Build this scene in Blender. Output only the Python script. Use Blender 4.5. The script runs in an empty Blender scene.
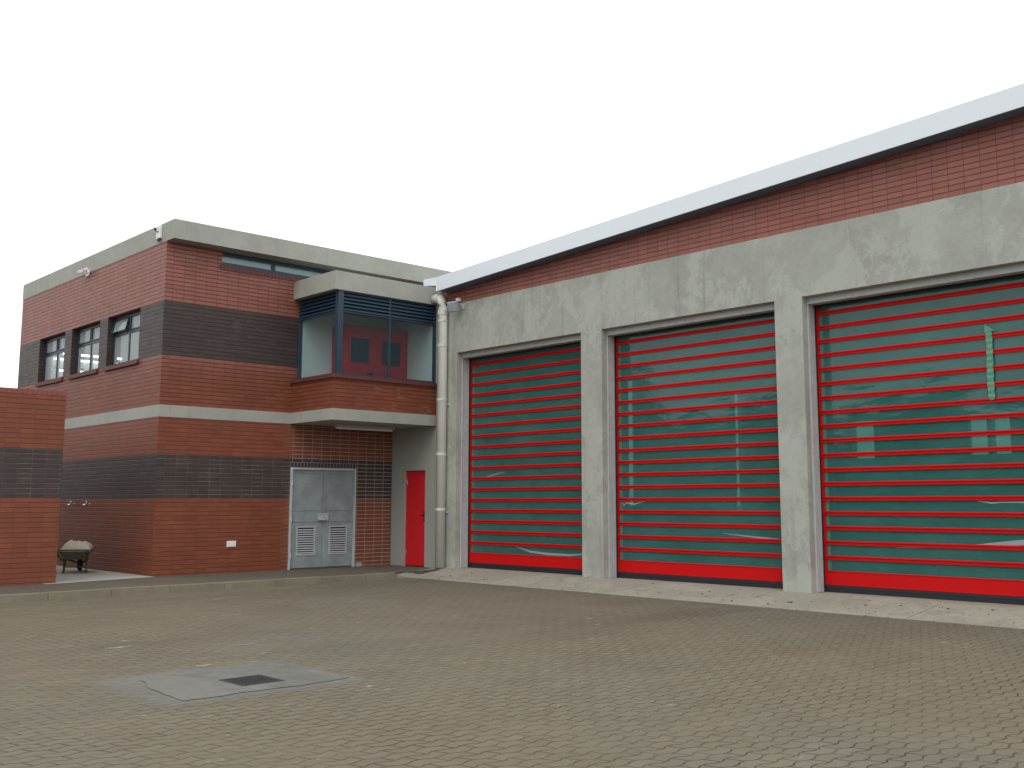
import bpy, math, random
from mathutils import Vector, Matrix
R = math.radians
random.seed(7)
scene = bpy.context.scene
col = scene.collection

# ------------------------------------------------------------------ shader helpers
class V:
    """a socket with arithmetic"""
    def __init__(s, t, sock): s.t, s.s = t, sock
    def _m(s, op, o=None, o2=None, clamp=False):
        n = s.t.nodes.new('ShaderNodeMath'); n.operation = op; n.use_clamp = clamp
        s.t.links.new(s.s, n.inputs[0])
        for i, q in ((1, o), (2, o2)):
            if q is None: continue
            if isinstance(q, V): s.t.links.new(q.s, n.inputs[i])
            else: n.inputs[i].default_value = q
        return V(s.t, n.outputs[0])
    def __add__(s, o): return s._m('ADD', o)
    def __sub__(s, o): return s._m('SUBTRACT', o)
    def __mul__(s, o): return s._m('MULTIPLY', o)
    def __truediv__(s, o): return s._m('DIVIDE', o)
    def fract(s): return s._m('FRACT')
    def floor(s): return s._m('FLOOR')
    def abs(s): return s._m('ABSOLUTE')
    def gt(s, o): return s._m('GREATER_THAN', o)
    def lt(s, o): return s._m('LESS_THAN', o)
    def mx(s, o): return s._m('MAXIMUM', o)
    def mn(s, o): return s._m('MINIMUM', o)
    def inv(s): return s._m('MULTIPLY_ADD', -1.0, 1.0)
    def step(s, a, b):           # smooth ramp 0..1
        n = s.t.nodes.new('ShaderNodeMapRange'); n.interpolation_type = 'SMOOTHSTEP'
        s.t.links.new(s.s, n.inputs['Value']); n.inputs['From Min'].default_value = a; n.inputs['From Max'].default_value = b
        return V(s.t, n.outputs['Result'])
    def edge(s):                 # distance to nearest integer
        f = s.fract(); return f.mn(f.inv())

class M:
    def __init__(s, name):
        s.m = bpy.data.materials.new(name); s.m.use_nodes = True
        s.t = s.m.node_tree; s.b = s.t.nodes['Principled BSDF']
        s._pos = None
    def new(s, k): return s.t.nodes.new(k)
    def link(s, a, b): s.t.links.new(a, b)
    def pos(s):
        if s._pos is None:
            g = s.new('ShaderNodeNewGeometry'); sp = s.new('ShaderNodeSeparateXYZ'); s.link(g.outputs['Position'], sp.inputs[0])
            sn = s.new('ShaderNodeSeparateXYZ'); s.link(g.outputs['True Normal'], sn.inputs[0])
            s.P = g.outputs['Position']
            s._pos = [V(s.t, sp.outputs[i]) for i in range(3)] + [V(s.t, sn.outputs[i]) for i in range(3)]
        return s._pos
    def vec(s, x, y, z=None):
        c = s.new('ShaderNodeCombineXYZ'); s.link(x.s, c.inputs[0]); s.link(y.s, c.inputs[1])
        if z is not None: s.link(z.s, c.inputs[2])
        return c.outputs[0]
    def white(s, vec):
        n = s.new('ShaderNodeTexWhiteNoise'); n.noise_dimensions = '3D'; s.link(vec, n.inputs['Vector']); return V(s.t, n.outputs['Value'])
    def noise(s, scale, detail=4, rough=.55, stretch=None, off=0, dist=0):
        s.pos(); mp = s.new('ShaderNodeMapping'); s.link(s.P, mp.inputs[0])
        mp.inputs['Scale'].default_value = stretch or (1, 1, 1); mp.inputs['Location'].default_value = (off, off*.7, off*1.3)
        n = s.new('ShaderNodeTexNoise'); s.link(mp.outputs[0], n.inputs['Vector'])
        n.inputs['Scale'].default_value = scale; n.inputs['Detail'].default_value = detail; n.inputs['Roughness'].default_value = rough
        n.inputs['Distortion'].default_value = dist
        return V(s.t, n.outputs['Fac'])
    def rgb(s, c):
        n = s.new('ShaderNodeRGB'); n.outputs[0].default_value = (*c, 1); return n.outputs[0]
    def mix(s, f, a, b, mode='MIX'):
        n = s.new('ShaderNodeMix'); n.data_type = 'RGBA'; n.blend_type = mode
        for k, q in ((0, f), (6, a), (7, b)):
            if isinstance(q, V): s.link(q.s, n.inputs[k])
            elif isinstance(q, tuple): n.inputs[k].default_value = (*q, 1)
            elif isinstance(q, (int, float)): n.inputs[k].default_value = q
            else: s.link(q, n.inputs[k])
        return n.outputs[2]
    def scale_col(s, c, v):      # colour * scalar
        n = s.new('ShaderNodeVectorMath'); n.operation = 'SCALE'
        if isinstance(c, tuple): n.inputs[0].default_value = c
        else: s.link(c, n.inputs[0])
        s.link(v.s, n.inputs['Scale']); return n.outputs[0]
    def base(s, c):
        if isinstance(c, tuple): s.b.inputs['Base Color'].default_value = (*c, 1)
        else: s.link(c, s.b.inputs['Base Color'])
    def rough(s, v):
        if isinstance(v, V): s.link(v.s, s.b.inputs['Roughness'])
        else: s.b.inputs['Roughness'].default_value = v
    def bump(s, h, dist=.01, strength=1):
        n = s.new('ShaderNodeBump'); n.inputs['Distance'].default_value = dist; n.inputs['Strength'].default_value = strength
        s.link(h.s, n.inputs['Height']); s.link(n.outputs[0], s.b.inputs['Normal'])

def paint(name, c, rough=.45, metal=0, dirt=.12, scale=6, bump=0, stretch=None, spec=None):
    m = M(name); n = m.noise(scale, 5, .6, stretch)
    m.base(m.scale_col(c, n*(2*dirt) + (1-dirt)))
    m.rough(n*.2 + (rough-.1)); m.b.inputs['Metallic'].default_value = metal
    if spec is not None: m.b.inputs['Specular IOR Level'].default_value = spec
    if bump: m.bump(m.noise(scale*8, 3), bump)
    return m.m

BLEN = .2325
def brick_mat(name, kind='main'):
    m = M(name); x, y, z, nx, ny, nz = m.pos()
    side = nx.abs().gt(.5)
    u = x + side*(y - x)                         # along the wall, which ever way it runs
    if kind == 'garage':
        v = (z - 5.781)/.085; up = None
    else:
        up = z.gt(3.27)
        lo = (z - .143)/.085; hi = (z - 4.372)/.0823
        v = lo + up*(hi - lo)
    row = v.floor(); c = u/BLEN; colm = c.floor()
    eh = v.edge(); ev = c.edge()
    jit = m.noise(9, 2)
    jh = (eh - jit*.02).step(.045, .10).inv()    # horizontal joint
    jv = (ev + jit*.008).step(.014, .030).inv()  # vertical joint
    rnd = m.white(m.vec(colm, row, side + nx)); rnd2 = m.white(m.vec(row, colm, side + 3.1))
    red = m.mix(rnd2, (.198, .056, .027), (.224, .064, .032)) if kind != 'garage' else m.mix(rnd2, (.258, .088, .064), (.30, .105, .080))
    if kind != 'garage': red = m.mix(z.step(3.9, 4.6), red, m.mix(rnd2, (.255, .090, .066), (.295, .106, .080)))  # upper and garage brick paler: lens glare painted into the colour
    red = m.scale_col(red, rnd*.16 + .92)
    blk = m.mix(rnd2, (.053, .037, .033), (.063, .045, .040))
    blk = m.scale_col(blk, rnd*.2 + .9)
    if kind == 'garage':
        colr = red; isb = None
    else:
        b1 = z.gt(1.588)*z.lt(2.437); b2 = z.gt(4.372)*z.lt(5.442)
        isb = b1.mx(b2); colr = m.mix(isb, red, blk)
    big = m.noise(.8, 5, .6, off=3); streak = m.noise(1.2, 4, .6, (3, 3, .25), off=9)
    colr = m.scale_col(colr, big*.34 + streak*.26 + .70)
    # mortar: recess shade painted in dark, pale where lime has bloomed out of it
    if kind == 'garage':
        mh, mv, pale = (.085, .033, .026), (.10, .045, .037), None
        colm_h = m.rgb(mh); colm_v = m.rgb(mv)
    else:
        front = ny.abs().gt(.5)
        low = z.lt(3.16)
        zone = x.step(-2.9, -2.45)*front*low*(y.gt(-.3))
        lowb = b1*front
        bloom = m.noise(2.2, 4, .6, off=5).step(.40, .66)
        pale = (zone*.95).mx(lowb*(bloom*.40 + .22))
        bay = y.lt(-1.0)*z.gt(3.3)*z.lt(4.05)*x.gt(-2.7)*bloom*m.noise(7, 2, off=2).step(.5, .6)
        pale = pale.mx(bay*.55)
        colm_h = m.mix(pale, m.mix(isb, m.mix(z.step(3.0, 3.6), (.100, .032, .022), (.060, .022, .018)), (.024, .020, .022)), (.34, .32, .29))
        colm_v = m.mix(pale, m.mix(isb, (.13, .045, .033), (.045, .036, .036)), (.38, .36, .33))
    # vertical joints on the long top courses read darker, lower down they are nearly flush
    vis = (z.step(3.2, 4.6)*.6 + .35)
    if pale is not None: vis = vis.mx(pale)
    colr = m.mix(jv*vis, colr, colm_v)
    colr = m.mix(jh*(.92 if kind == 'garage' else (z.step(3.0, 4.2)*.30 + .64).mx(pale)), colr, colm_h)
    # efflorescence haze and splash dirt near the foot (worn-in stain)
    eff = m.noise(1.4, 6, .7, off=14).step(.60, .80)
    colr = m.mix(eff*.13, colr, (.45, .38, .34))
    m.base(colr); m.rough(rnd*.10 + .45); m.b.inputs['Specular IOR Level'].default_value = .38
    h = (jh.mx(jv*.45)).inv() + m.noise(60, 2)*.08 + rnd*.06
    m.bump(h, .008, .8)
    return m.m

def concrete_mat(name, c=(.36, .375, .335), mottle=.5, patches=True, stain=.35, off=0, seam=None):
    m = M(name); x, y, z, nx, ny, nz = m.pos()
    a = m.noise(.9, 7, .65, off=off); b = m.noise(5, 6, .65, off=off+4); st = m.noise(1.6, 5, .62, (4, 4, .22), off=off+8)
    colr = m.scale_col(c, a*mottle*.9 + b*mottle*.55 + (1 - mottle*.72))
    if patches:                                  # skim coat with rubbed, broken edges
        p = (m.noise(1.1, 9, .74, (1, 1, .8), off=off+20) + m.noise(11, 4, .7, off=off+3)*.16).step(.575, .615)
        colr = m.mix(p*.62, colr, tuple(k*1.25 for k in c))
        q = m.noise(15, 6, .75, (1, 1, .45), off=off+30).step(.62, .70)*m.noise(1.4, 3, off=off+33).step(.45, .6)
        colr = m.mix(q*.75, colr, tuple(k*1.38 for k in c))
    colr = m.mix(st.step(.55, .78)*stain, colr, tuple(k*.55 for k in c))
    m.base(colr); m.rough(.86); m.b.inputs['Specular IOR Level'].default_value = .25
    m.bump(m.noise(38, 5, .7) + b*.5, .006, .8)
    return m.m

def paver_mat(name, p=.1125, L=.225, A=.017, tint=(.164, .142, .102), flecks=True, rot=False):
    m = M(name); x, y, z, nx, ny, nz = m.pos()
    if rot: x, y = y, x
    wob = m.noise(.7, 3, .5, off=2)*.05
    tri = ((x/L).fract() - .5).abs()*4 - 1
    tra = (tri*2.2).mn(V(m.t, m._const(1)) if False else 1.0).mx(-1.0)
    v = (y + tra*A*.8 + wob)/p; row = v.floor()
    tr2 = ((v.fract() - .5)*2)
    c = (x + row*(L*.5) + tr2*.016)/L; cc = c.floor()
    eh = v.edge(); ev = c.edge()
    g = m.noise(14, 3, .6)*.05
    jh = (eh - g).step(.005, .05).inv(); jv = (ev - g*.5).step(.002, .026).inv(); j = jh.mx(jv)
    rnd = m.white(m.vec(cc, row)); rnd2 = m.white(m.vec(row, cc))
    big = m.noise(.17, 5, .6, off=1); mid = m.noise(.9, 5, .65, off=6); fine = m.noise(45, 4, .75)
    brown = m.mix(big.step(.38, .62), tint, (tint[0]*.92, tint[1]*.98, tint[2]*1.06))
    colr = m.mix((rnd2*.25), brown, (tint[0]*1.05, tint[1]*.93, tint[2]*.84))
    colr = m.scale_col(colr, rnd*.09 + mid*.40 + fine*.50 + .50)
    if flecks:
        rust = m.noise(.55, 5, .7, off=41).step(.60, .72)
        colr = m.mix(rust*.35, colr, (.15, .095, .060))
        grn = m.noise(.8, 4, .6, off=47).step(.58, .70)
        colr = m.mix(grn*.22, colr, (.13, .140, .11))
        tyre = (m.noise(.35, 3, .5, (.35, 1.6, 1), off=55).step(.52, .66))*.30 + m.noise(3.5, 5, .7, off=57).step(.62, .70)*.25
        colr = m.mix(tyre, colr, (.085, .070, .052))
        lime = (m.noise(1.5, 7, .8, (1.2, 4.0, 1), off=23) + m.noise(.25, 2, off=3)*.1).step(.69, .725)
        colr = m.mix(lime*.8, colr, (.44, .42, .37))
        spk = m.noise(5.5, 4, .75, (1, 2.2, 1), off=29).step(.69, .72)*m.noise(.5, 3, off=33).step(.42, .58)
        colr = m.mix(spk*.6, colr, (.40, .38, .34))
    jn = m.noise(.6, 4, .6, off=77).step(.3, .65)*.50 + m.noise(6, 3, .6, off=71).step(.33, .58)*.48   # swept-in sand hides some of the joints
    if flecks:
        dx = (x + 9.72).abs() - .86; dy = (y + 11.18).abs() - .78
        sm = (dx.mx(dy) + m.noise(3, 5, .7, off=90)*.30 - .15).step(-.08, .10).inv()
        colr = m.mix(sm*.6, colr, m.scale_col((.17, .172, .155), mid*.7 + .6)); jn = jn*(sm*(-.75) + 1.0)
    colr = m.mix(j*jn*.92, colr, (.045, .036, .026))
    m.base(colr); m.rough(.85); m.b.inputs['Specular IOR Level'].default_value = .2
    m.bump(j.inv() + fine*.22 + rnd*.15, .006, .9)
    return m.m
M._const = lambda s, v: (lambda n: (setattr(n.outputs[0], 'default_value', v), n.outputs[0])[1])(s.new('ShaderNodeValue'))

def glass_mat(name, tint, mixf, diffuse, rough=.03, ior=1.52):
    """pane: part see-through, part film or body colour (some holding painted sky), with its own reflection on top"""
    m = M(name); m.b.inputs['Base Color'].default_value = (*diffuse, 1)
    m.rough(rough); m.b.inputs['IOR'].default_value = ior
    tr = m.new('ShaderNodeBsdfTransparent'); tr.inputs[0].default_value = (*tint, 1)
    mx = m.new('ShaderNodeMixShader'); out = m.t.nodes['Material Output']
    fr = m.new('ShaderNodeFresnel'); fr.inputs[0].default_value = ior
    f = V(m.t, fr.outputs[0])
    geo = m.new('ShaderNodeNewGeometry'); front = V(m.t, geo.outputs['Backfacing']).inv()
    fac = f.mx(mixf)*front
    tm = m.new('ShaderNodeMix'); tm.data_type = 'RGBA'; m.link(front.s, tm.inputs[0]); tm.inputs[6].default_value = (1, 1, 1, 1); tm.inputs[7].default_value = (*tint, 1)
    m.link(tm.outputs[2], tr.inputs[0])
    m.link(fac.s, mx.inputs[0]); m.link(tr.outputs[0], mx.inputs[1]); m.link(m.b.outputs[0], mx.inputs[2])
    m.link(mx.outputs[0], out.inputs[0])
    return m

MAT = {}
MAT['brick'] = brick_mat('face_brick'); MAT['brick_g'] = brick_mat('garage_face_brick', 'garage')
MAT['conc'] = concrete_mat('rubbed_concrete', (.350, .362, .322), .72, True, .6)
MAT['conc_par'] = concrete_mat('parapet_concrete', (.350, .355, .315), .5, False, .25, off=12)
MAT['plaster'] = concrete_mat('grey_plaster', (.33, .335, .30), .22, False, .15, off=31)
MAT['apron'] = concrete_mat('apron_concrete', (.285, .270, .218), .5, True, 0, off=50)
MAT['slab'] = concrete_mat('slab_concrete', (.36, .355, .31), .4, False, 0, off=60)
MAT['patch'] = concrete_mat('drain_surround', (.150, .147, .130), 1.0, True, 0.6, off=66)
MAT['kerb'] = concrete_mat('kerb_concrete', (.188, .168, .122), .9, False, 0, off=70)
MAT['paver'] = paver_mat('zigzag_paver')
MAT['paver2'] = paver_mat('footway_paver', tint=(.128, .113, .088), flecks=False)
MAT['fascia'] = paint('fascia_steel', (.73, .785, .83), .4, 0, .04, 1.2)
MAT['roof'] = paint('roof_sheet', (.5, .52, .54), .4, .3, .05, 2)
MAT['galv'] = paint('galvanised_steel', (.44, .47, .47), .5, 0, .25, 7)
MAT['galvdoor'] = paint('galvanised_door', (.255, .295, .305), .45, .05, .50, 3.2)
MAT['louvre_steel'] = paint('louvre_steel', (.42, .45, .46), .45, .05, .15, 9)
MAT['red'] = paint('red_door_paint', (.56, .007, .008), .45, 0, .10, 2.5, spec=.15)
MAT['red2'] = paint('red_leaf_paint', (.60, .010, .018), .42, 0, .06, 3)
MAT['redin'] = paint('red_cupboard_paint', (.58, .018, .028), .5, 0, .05, 3)
MAT['rubber'] = paint('black_rubber', (.018, .02, .028), .6, 0, .3, 9)
MAT['alu'] = paint('dark_aluminium', (.026, .042, .064), .38, .2, .1, 5)
MAT['blue'] = paint('blue_grey_louvre', (.030, .058, .092), .40, .15, .12, 5)
MAT['grey'] = paint('mid_grey_seal', (.30, .32, .32), .5, 0, .1, 5)
MAT['pvc'] = paint('grey_pvc', (.60, .60, .54), .42, 0, .08, 3)
MAT['white'] = paint('white_plastic', (.78, .79, .78), .45, 0, .05, 8)
MAT['whitewall'] = paint('white_wall', (.72, .76, .74), .8, 0, .05, 1)
MAT['inwall'] = paint('room_wall', (.55, .55, .52), .85, 0, .05, 1)
MAT['infloor'] = paint('room_floor', (.20, .20, .19), .6, 0, .15, 1)
MAT['sillbrick'] = paint('sill_brick', (.13, .037, .028), .6, 0, .25, 14)
MAT['chrome'] = paint('chrome', (.6, .6, .6), .25, .9, .05)
MAT['grate'] = paint('cast_iron', (.030, .030, .032), .55, .3, .4, 25)
MAT['dark'] = paint('dark_lens', (.015, .015, .02), .2)
MAT['lightgrey'] = paint('lamp_housing', (.42, .44, .47), .45, .2, .1)
MAT['barrow'] = paint('worn_green_barrow', (.10, .105, .075), .6, .2, .5, 22)
MAT['barrowleg'] = paint('rusty_tube', (.10, .075, .055), .65, .2, .4, 25)
MAT['cement'] = paint('dried_cement', (.55, .49, .38), .9, 0, .3, 18, .01)
MAT['tyre'] = paint('tyre_rubber', (.02, .02, .02), .7)
tm_ = M('green_tape'); tn = tm_.noise(16, 4, .7).step(.48, .60); tm_.base(tm_.mix(tn*.7, tm_.scale_col((.07, .33, .22), tm_.noise(40, 3)*.8 + .5), (.25, .20, .12))); MAT['tape'] = tm_.m
MAT['joint'] = paint('joint_filler', (.07, .065, .055), .9)

g = glass_mat('teal_vision_panel', (.16, .38, .32), .82, (.030, .105, .095), .045, 1.50)
pn = g.noise(1.3, 5, .6, (1, 1, 2.5)); g.base(g.mix(pn.step(.3, .75), (.034, .135, .122), (.050, .172, .158)))
g.bump(g.noise(2.2, 3, .5, (1, .6, 2)), .012, .35)
MAT['teal'] = g.m
g = glass_mat('teal_clear_edge', (.10, .42, .38), .8, (.085, .23, .19), .08); MAT['tealedge'] = g.m
g = glass_mat('clear_glass', (.74, .86, .87), .16, (.12, .17, .19), .01, 1.62); MAT['glass'] = g.m
g = glass_mat('window_glass', (.88, .94, .94), .50, (.58, .64, .66), .03, 1.7); MAT['winglass'] = g.m  # pale grey body paints in the sky reflected at a grazing angle
g = glass_mat('sky_tinted_strip_glass', (.6, .8, .8), .8, (.40, .58, .60), .06, 1.6); MAT['stripglass'] = g.m  # pale teal body colour stands in for reflected sky
g = glass_mat('plastic_film', (.75, .9, .9), .5, (.55, .62, .62), .2); MAT['film'] = g.m

def emis(name, c, s):
    m = M(name); m.b.inputs['Emission Color'].default_value = (*c, 1); m.b.inputs['Emission Strength'].default_value = s; m.base(c); return m.m
MAT['tube'] = emis('lit_tube', (.95, 1, 1), 5)

# ------------------------------------------------------------------ mesh helpers
class MB:
    def __init__(s): s.v, s.f, s.mi = [], [], []
    def face(s, *pts, m=0):
        i = len(s.v); s.v += [tuple(p) for p in pts]; s.f.append(tuple(range(i, i+len(pts)))); s.mi.append(m); return s
    def box(s, x0, x1, y0, y1, z0, z1, M4=None, m=0):
        if x0 > x1: x0, x1 = x1, x0
        if y0 > y1: y0, y1 = y1, y0
        P = [Vector(p) for p in ((x0,y0,z0),(x1,y0,z0),(x1,y1,z0),(x0,y1,z0),(x0,y0,z1),(x1,y0,z1),(x1,y1,z1),(x0,y1,z1))]
        if M4 is not None: P = [M4 @ p for p in P]
        return s.hexa(P, m)
    def hexa(s, P, m=0):
        i = len(s.v); s.v += [tuple(p) for p in P]
        for f in ((0,3,2,1),(4,5,6,7),(0,1,5,4),(1,2,6,5),(2,3,7,6),(3,0,4,7)): s.f.append(tuple(i+k for k in f)); s.mi.append(m)
        return s
    def prism(s, poly, h, m=0):
        """poly: list of 3D points, h: offset vector"""
        n = len(poly); i = len(s.v); h = Vector(h)
        s.v += [tuple(p) for p in poly] + [tuple(Vector(p)+h) for p in poly]
        s.f.append(tuple(i+k for k in reversed(range(n)))); s.mi.append(m)
        s.f.append(tuple(i+n+k for k in range(n))); s.mi.append(m)
        for k in range(n):
            l = (k+1) % n; s.f.append((i+k, i+l, i+n+l, i+n+k)); s.mi.append(m)
        return s
    def tube(s, pts, r, seg=12, m=0, caps=True):
        pts = [Vector(p) for p in pts]; rs = r if isinstance(r, (list, tuple)) else [r]*len(pts)
        i0 = len(s.v); up = Vector((0, 0, 1))
        for k, p in enumerate(pts):
            d = (pts[min(k+1, len(pts)-1)] - pts[max(k-1, 0)]).normalized()
            a = d.cross(up) if abs(d.z) < .95 else d.cross(Vector((1, 0, 0))); a.normalize(); b = d.cross(a)
            for q in range(seg):
                t = 2*math.pi*q/seg; s.v.append(tuple(p + (a*math.cos(t)+b*math.sin(t))*rs[k]))
        for k in range(len(pts)-1):
            for q in range(seg):
                A = i0+k*seg+q; B = i0+k*seg+(q+1) % seg; s.f.append((A, B, B+seg, A+seg)); s.mi.append(m)
        if caps:
            s.f.append(tuple(i0+q for q in reversed(range(seg)))); s.mi.append(m)
            e = i0+(len(pts)-1)*seg; s.f.append(tuple(e+q for q in range(seg))); s.mi.append(m)
        return s
    def holed(s, axis, a, b, u0, u1, z0, z1, holes):
        """wall between planes a and b of `axis`, spanning u0..u1, z0..z1, with rectangular holes (ua,ub,za,zb)"""
        us = sorted({u0, u1, *[h[0] for h in holes], *[h[1] for h in holes]}); us = [u for u in us if u0 <= u <= u1]
        zs = sorted({z0, z1, *[h[2] for h in holes], *[h[3] for h in holes]}); zs = [z for z in zs if z0 <= z <= z1]
        def P(t, u, z): return (t, u, z) if axis == 'X' else (u, t, z)
        def solid(i, j):
            if not (0 <= i < len(us)-1 and 0 <= j < len(zs)-1): return False
            cu, cz = (us[i]+us[i+1])/2, (zs[j]+zs[j+1])/2
            return not any(h[0] < cu < h[1] and h[2] < cz < h[3] for h in holes)
        for i in range(len(us)-1):
            for j in range(len(zs)-1):
                if not solid(i, j): continue
                A, B, C, D = us[i], us[i+1], zs[j], zs[j+1]
                s.face(P(a,A,C), P(a,B,C), P(a,B,D), P(a,A,D)); s.face(P(b,A,C), P(b,A,D), P(b,B,D), P(b,B,C))
                if not solid(i-1, j): s.face(P(a,A,C), P(a,A,D), P(b,A,D), P(b,A,C))
                if not solid(i+1, j): s.face(P(a,B,C), P(b,B,C), P(b,B,D), P(a,B,D))
                if not solid(i, j-1): s.face(P(a,A,C), P(b,A,C), P(b,B,C), P(a,B,C))
                if not solid(i, j+1): s.face(P(a,A,D), P(a,B,D), P(b,B,D), P(b,A,D))
        return s
    def build(s, name, mat, parent=None, bevel=0, smooth=False, merge=True):
        me = bpy.data.meshes.new(name); me.from_pydata(s.v, [], s.f)
        mats = mat if isinstance(mat, (list, tuple)) else [mat]
        for q in mats: me.materials.append(MAT[q] if isinstance(q, str) else q)
        me.polygons.foreach_set('material_index', s.mi)
        import bmesh
        bm = bmesh.new(); bm.from_mesh(me)
        if merge: bmesh.ops.remove_doubles(bm, verts=bm.verts, dist=1e-5)
        bmesh.ops.recalc_face_normals(bm, faces=bm.faces); bm.to_mesh(me); bm.free()
        if smooth: me.polygons.foreach_set('use_smooth', [True]*len(me.polygons))
        o = bpy.data.objects.new(name, me); col.objects.link(o)
        if bevel:
            b = o.modifiers.new('Bevel', 'BEVEL'); b.width = bevel; b.segments = 2; b.limit_method = 'ANGLE'; b.angle_limit = R(40)
        if parent is not None:
            o.parent = parent; o.matrix_parent_inverse = Matrix.Translation(-world_loc(parent)) if parent.type == 'EMPTY' or parent.parent else Matrix()
        return o

def world_loc(o):
    # every thing here is an unrotated Empty (or has identity-placed meshes): walk up the parents
    v = Vector((0, 0, 0))
    while o is not None:
        if o.type == 'EMPTY': return Vector(o.location)
        o = o.parent
    return v

def empty(name, loc, label, cat, group=None):
    o = bpy.data.objects.new(name, None); col.objects.link(o); o.location = loc; o.empty_display_size = .2
    o['label'] = label; o['category'] = cat
    if group: o['group'] = group
    return o
def tag(o, label, cat, group=None, kind=None):
    if label: o['label'] = label
    if cat: o['category'] = cat
    if group: o['group'] = group
    if kind: o['kind'] = kind
    return o
def part(mb, name, mat, parent, **k):
    """child whose vertices are given in world coordinates"""
    o = mb.build(name, mat, None, **k); o.parent = parent
    e = parent
    if parent.type == 'EMPTY': o.matrix_parent_inverse = Matrix.Translation(-Vector(parent.location))
    else: o.matrix_parent_inverse = Matrix()      # parent mesh already sits in world coordinates
    return o
def part2(mb, name, mat, parent, **k):
    # sub-part: parent mesh has identity local matrix relative to the world
    return part(mb, name, mat, parent, **k)
def struct(mb, name, mat, **k):
    o = mb.build(name, mat, None, **k); o['kind'] = 'structure'; return o

# ------------------------------------------------------------------ ground, yard, footway, kerb, apron
struct(MB().face((-400,-400,-.012),(400,-400,-.012),(400,400,-.012),(-400,400,-.012)), 'ground', 'kerb')
struct(MB().face((-48,-60,0),(6,-60,0),(6,14,0),(-48,14,0)), 'yard_paving', 'paver')
KY = -2.298
fw = MB(); fw.box(-24, -.001, KY+.13, 12, -.05, .115); struct(fw, 'footway', 'paver2')
kb = MB(); x = -24.0
while x < -1.6:
    x2 = min(x+.99, -1.50); j = random.uniform(-.004, .004)
    kb.hexa([(x, KY-.03+j, -.05), (x2-.0006, KY-.03+j, -.05), (x2-.0006, KY+.126, -.05), (x, KY+.126, -.05),
             (x, KY+j, .12+j), (x2-.0006, KY+j, .12+j), (x2-.0006, KY+.126, .12+j), (x, KY+.126, .12+j)]); x += .99
struct(kb, 'kerb', 'kerb', bevel=.014)
# driveway apron, sloping from the yard up to the door sills
apx = -1.143
def apz(x): return .006 + (x-apx)/(0-apx)*.136
cuts = [-2.32, -4.9, -7.7, -10.2, -12.9, -15.5, -18.0]
ap = MB()
ap.prism([(apx, -2.32, -.05), (0, -2.32, -.05), (0, -2.32, apz(0)), (apx, -2.32, apz(apx))], (0, -2.57, 0))
for a, b in zip(cuts[1:], cuts[2:]):
    ap.prism([(apx, a-.008, -.05), (0, a-.008, -.05), (0, a-.008, apz(0)), (apx, a-.008, apz(apx))], (0, b-a+.012, 0))
tp5 = [(-1.50, -2.27, .075), (apx, -2.32, .006), (-.002, -2.32, .142), (-.002, -1.80, .142), (-.95, -2.10, .112)]
ap.prism([(q[0], q[1], -.05) for q in tp5], (0, 0, .01)); nv = len(ap.v)
for k in range(5): ap.v[nv-5+k] = tp5[k]
struct(ap, 'apron', 'apron')
sl = MB().prism([(-7.62, -.60, .119), (-5.66, -.16, .119), (-5.508, -.16, .119), (-5.508, 11, .119), (-7.62, 11, .119)], (0, 0, .005))
struct(sl, 'concrete_slab', 'slab')
# smeared concrete surround of the gully
pp = [(-10.22,-10.60),(-10.35,-11.10),(-10.42,-11.82),(-9.9,-11.80),(-9.3,-11.83),(-8.90,-11.76),(-8.86,-11.2),(-8.92,-10.60),(-9.3,-10.52),(-9.75,-10.60)]
ring = []
for k in range(len(pp)):
    a, b = Vector(pp[k]), Vector(pp[(k+1) % len(pp)])
    for t in range(6):
        q = a.lerp(b, t/6); ring.append((q.x+random.uniform(-.018, .018), q.y+random.uniform(-.018, .018)))
G = (-9.785, -9.395, -11.57, -11.15)
pm = MB(); hole = [(G[0], G[2]), (G[1], G[2]), (G[1], G[3]), (G[0], G[3])]
# ring of faces between outline and the gully frame
def near(q):
    t = math.atan2(q[1]-(G[2]+G[3])/2, q[0]-(G[0]+G[1])/2)
    c, s_ = math.cos(t), math.sin(t); hw, hh = (G[1]-G[0])/2, (G[3]-G[2])/2
    k = min(hw/abs(c) if abs(c) > 1e-6 else 9e9, hh/abs(s_) if abs(s_) > 1e-6 else 9e9)
    return ((G[0]+G[1])/2+c*k, (G[2]+G[3])/2+s_*k)
for k in range(len(ring)):
    a, b = ring[k], ring[(k+1) % len(ring)]; c, d = near(b), near(a)
    pm.face((*a, .0045), (*b, .0045), (*c, .010), (*d, .010))
struct(pm, 'concrete_surround', 'patch')
dg = empty('drain_grate', (-9.59, -11.36, 0), 'black square drain grate set in a grey concrete surround in the paved yard', 'drain')
fr = MB()
for (a, b, c, d) in ((G[0], G[1], G[2], G[2]+.03), (G[0], G[1], G[3]-.03, G[3]), (G[0], G[0]+.03, G[2]+.03, G[3]-.03), (G[1]-.03, G[1], G[2]+.03, G[3]-.03)):
    fr.box(a, b, c, d, -.02, .013)
part(fr, 'frame', 'grate', dg)
gb = MB(); gb.box(G[0]+.03, G[1]-.03, G[2]+.03, G[3]-.03, -.02, .002)
n = 11
for k in range(n):
    xx = G[0]+.045+k*(G[1]-G[0]-.09)/(n-1); gb.box(xx-.008, xx+.008, G[2]+.031, G[3]-.031, .002, .012)
for k in range(3):
    yy = G[2]+.10+k*(G[3]-G[2]-.2)/2; gb.box(G[0]+.031, G[1]-.031, yy-.007, yy+.007, .003, .0105)
part(gb, 'bars', 'grate', dg)
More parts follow.
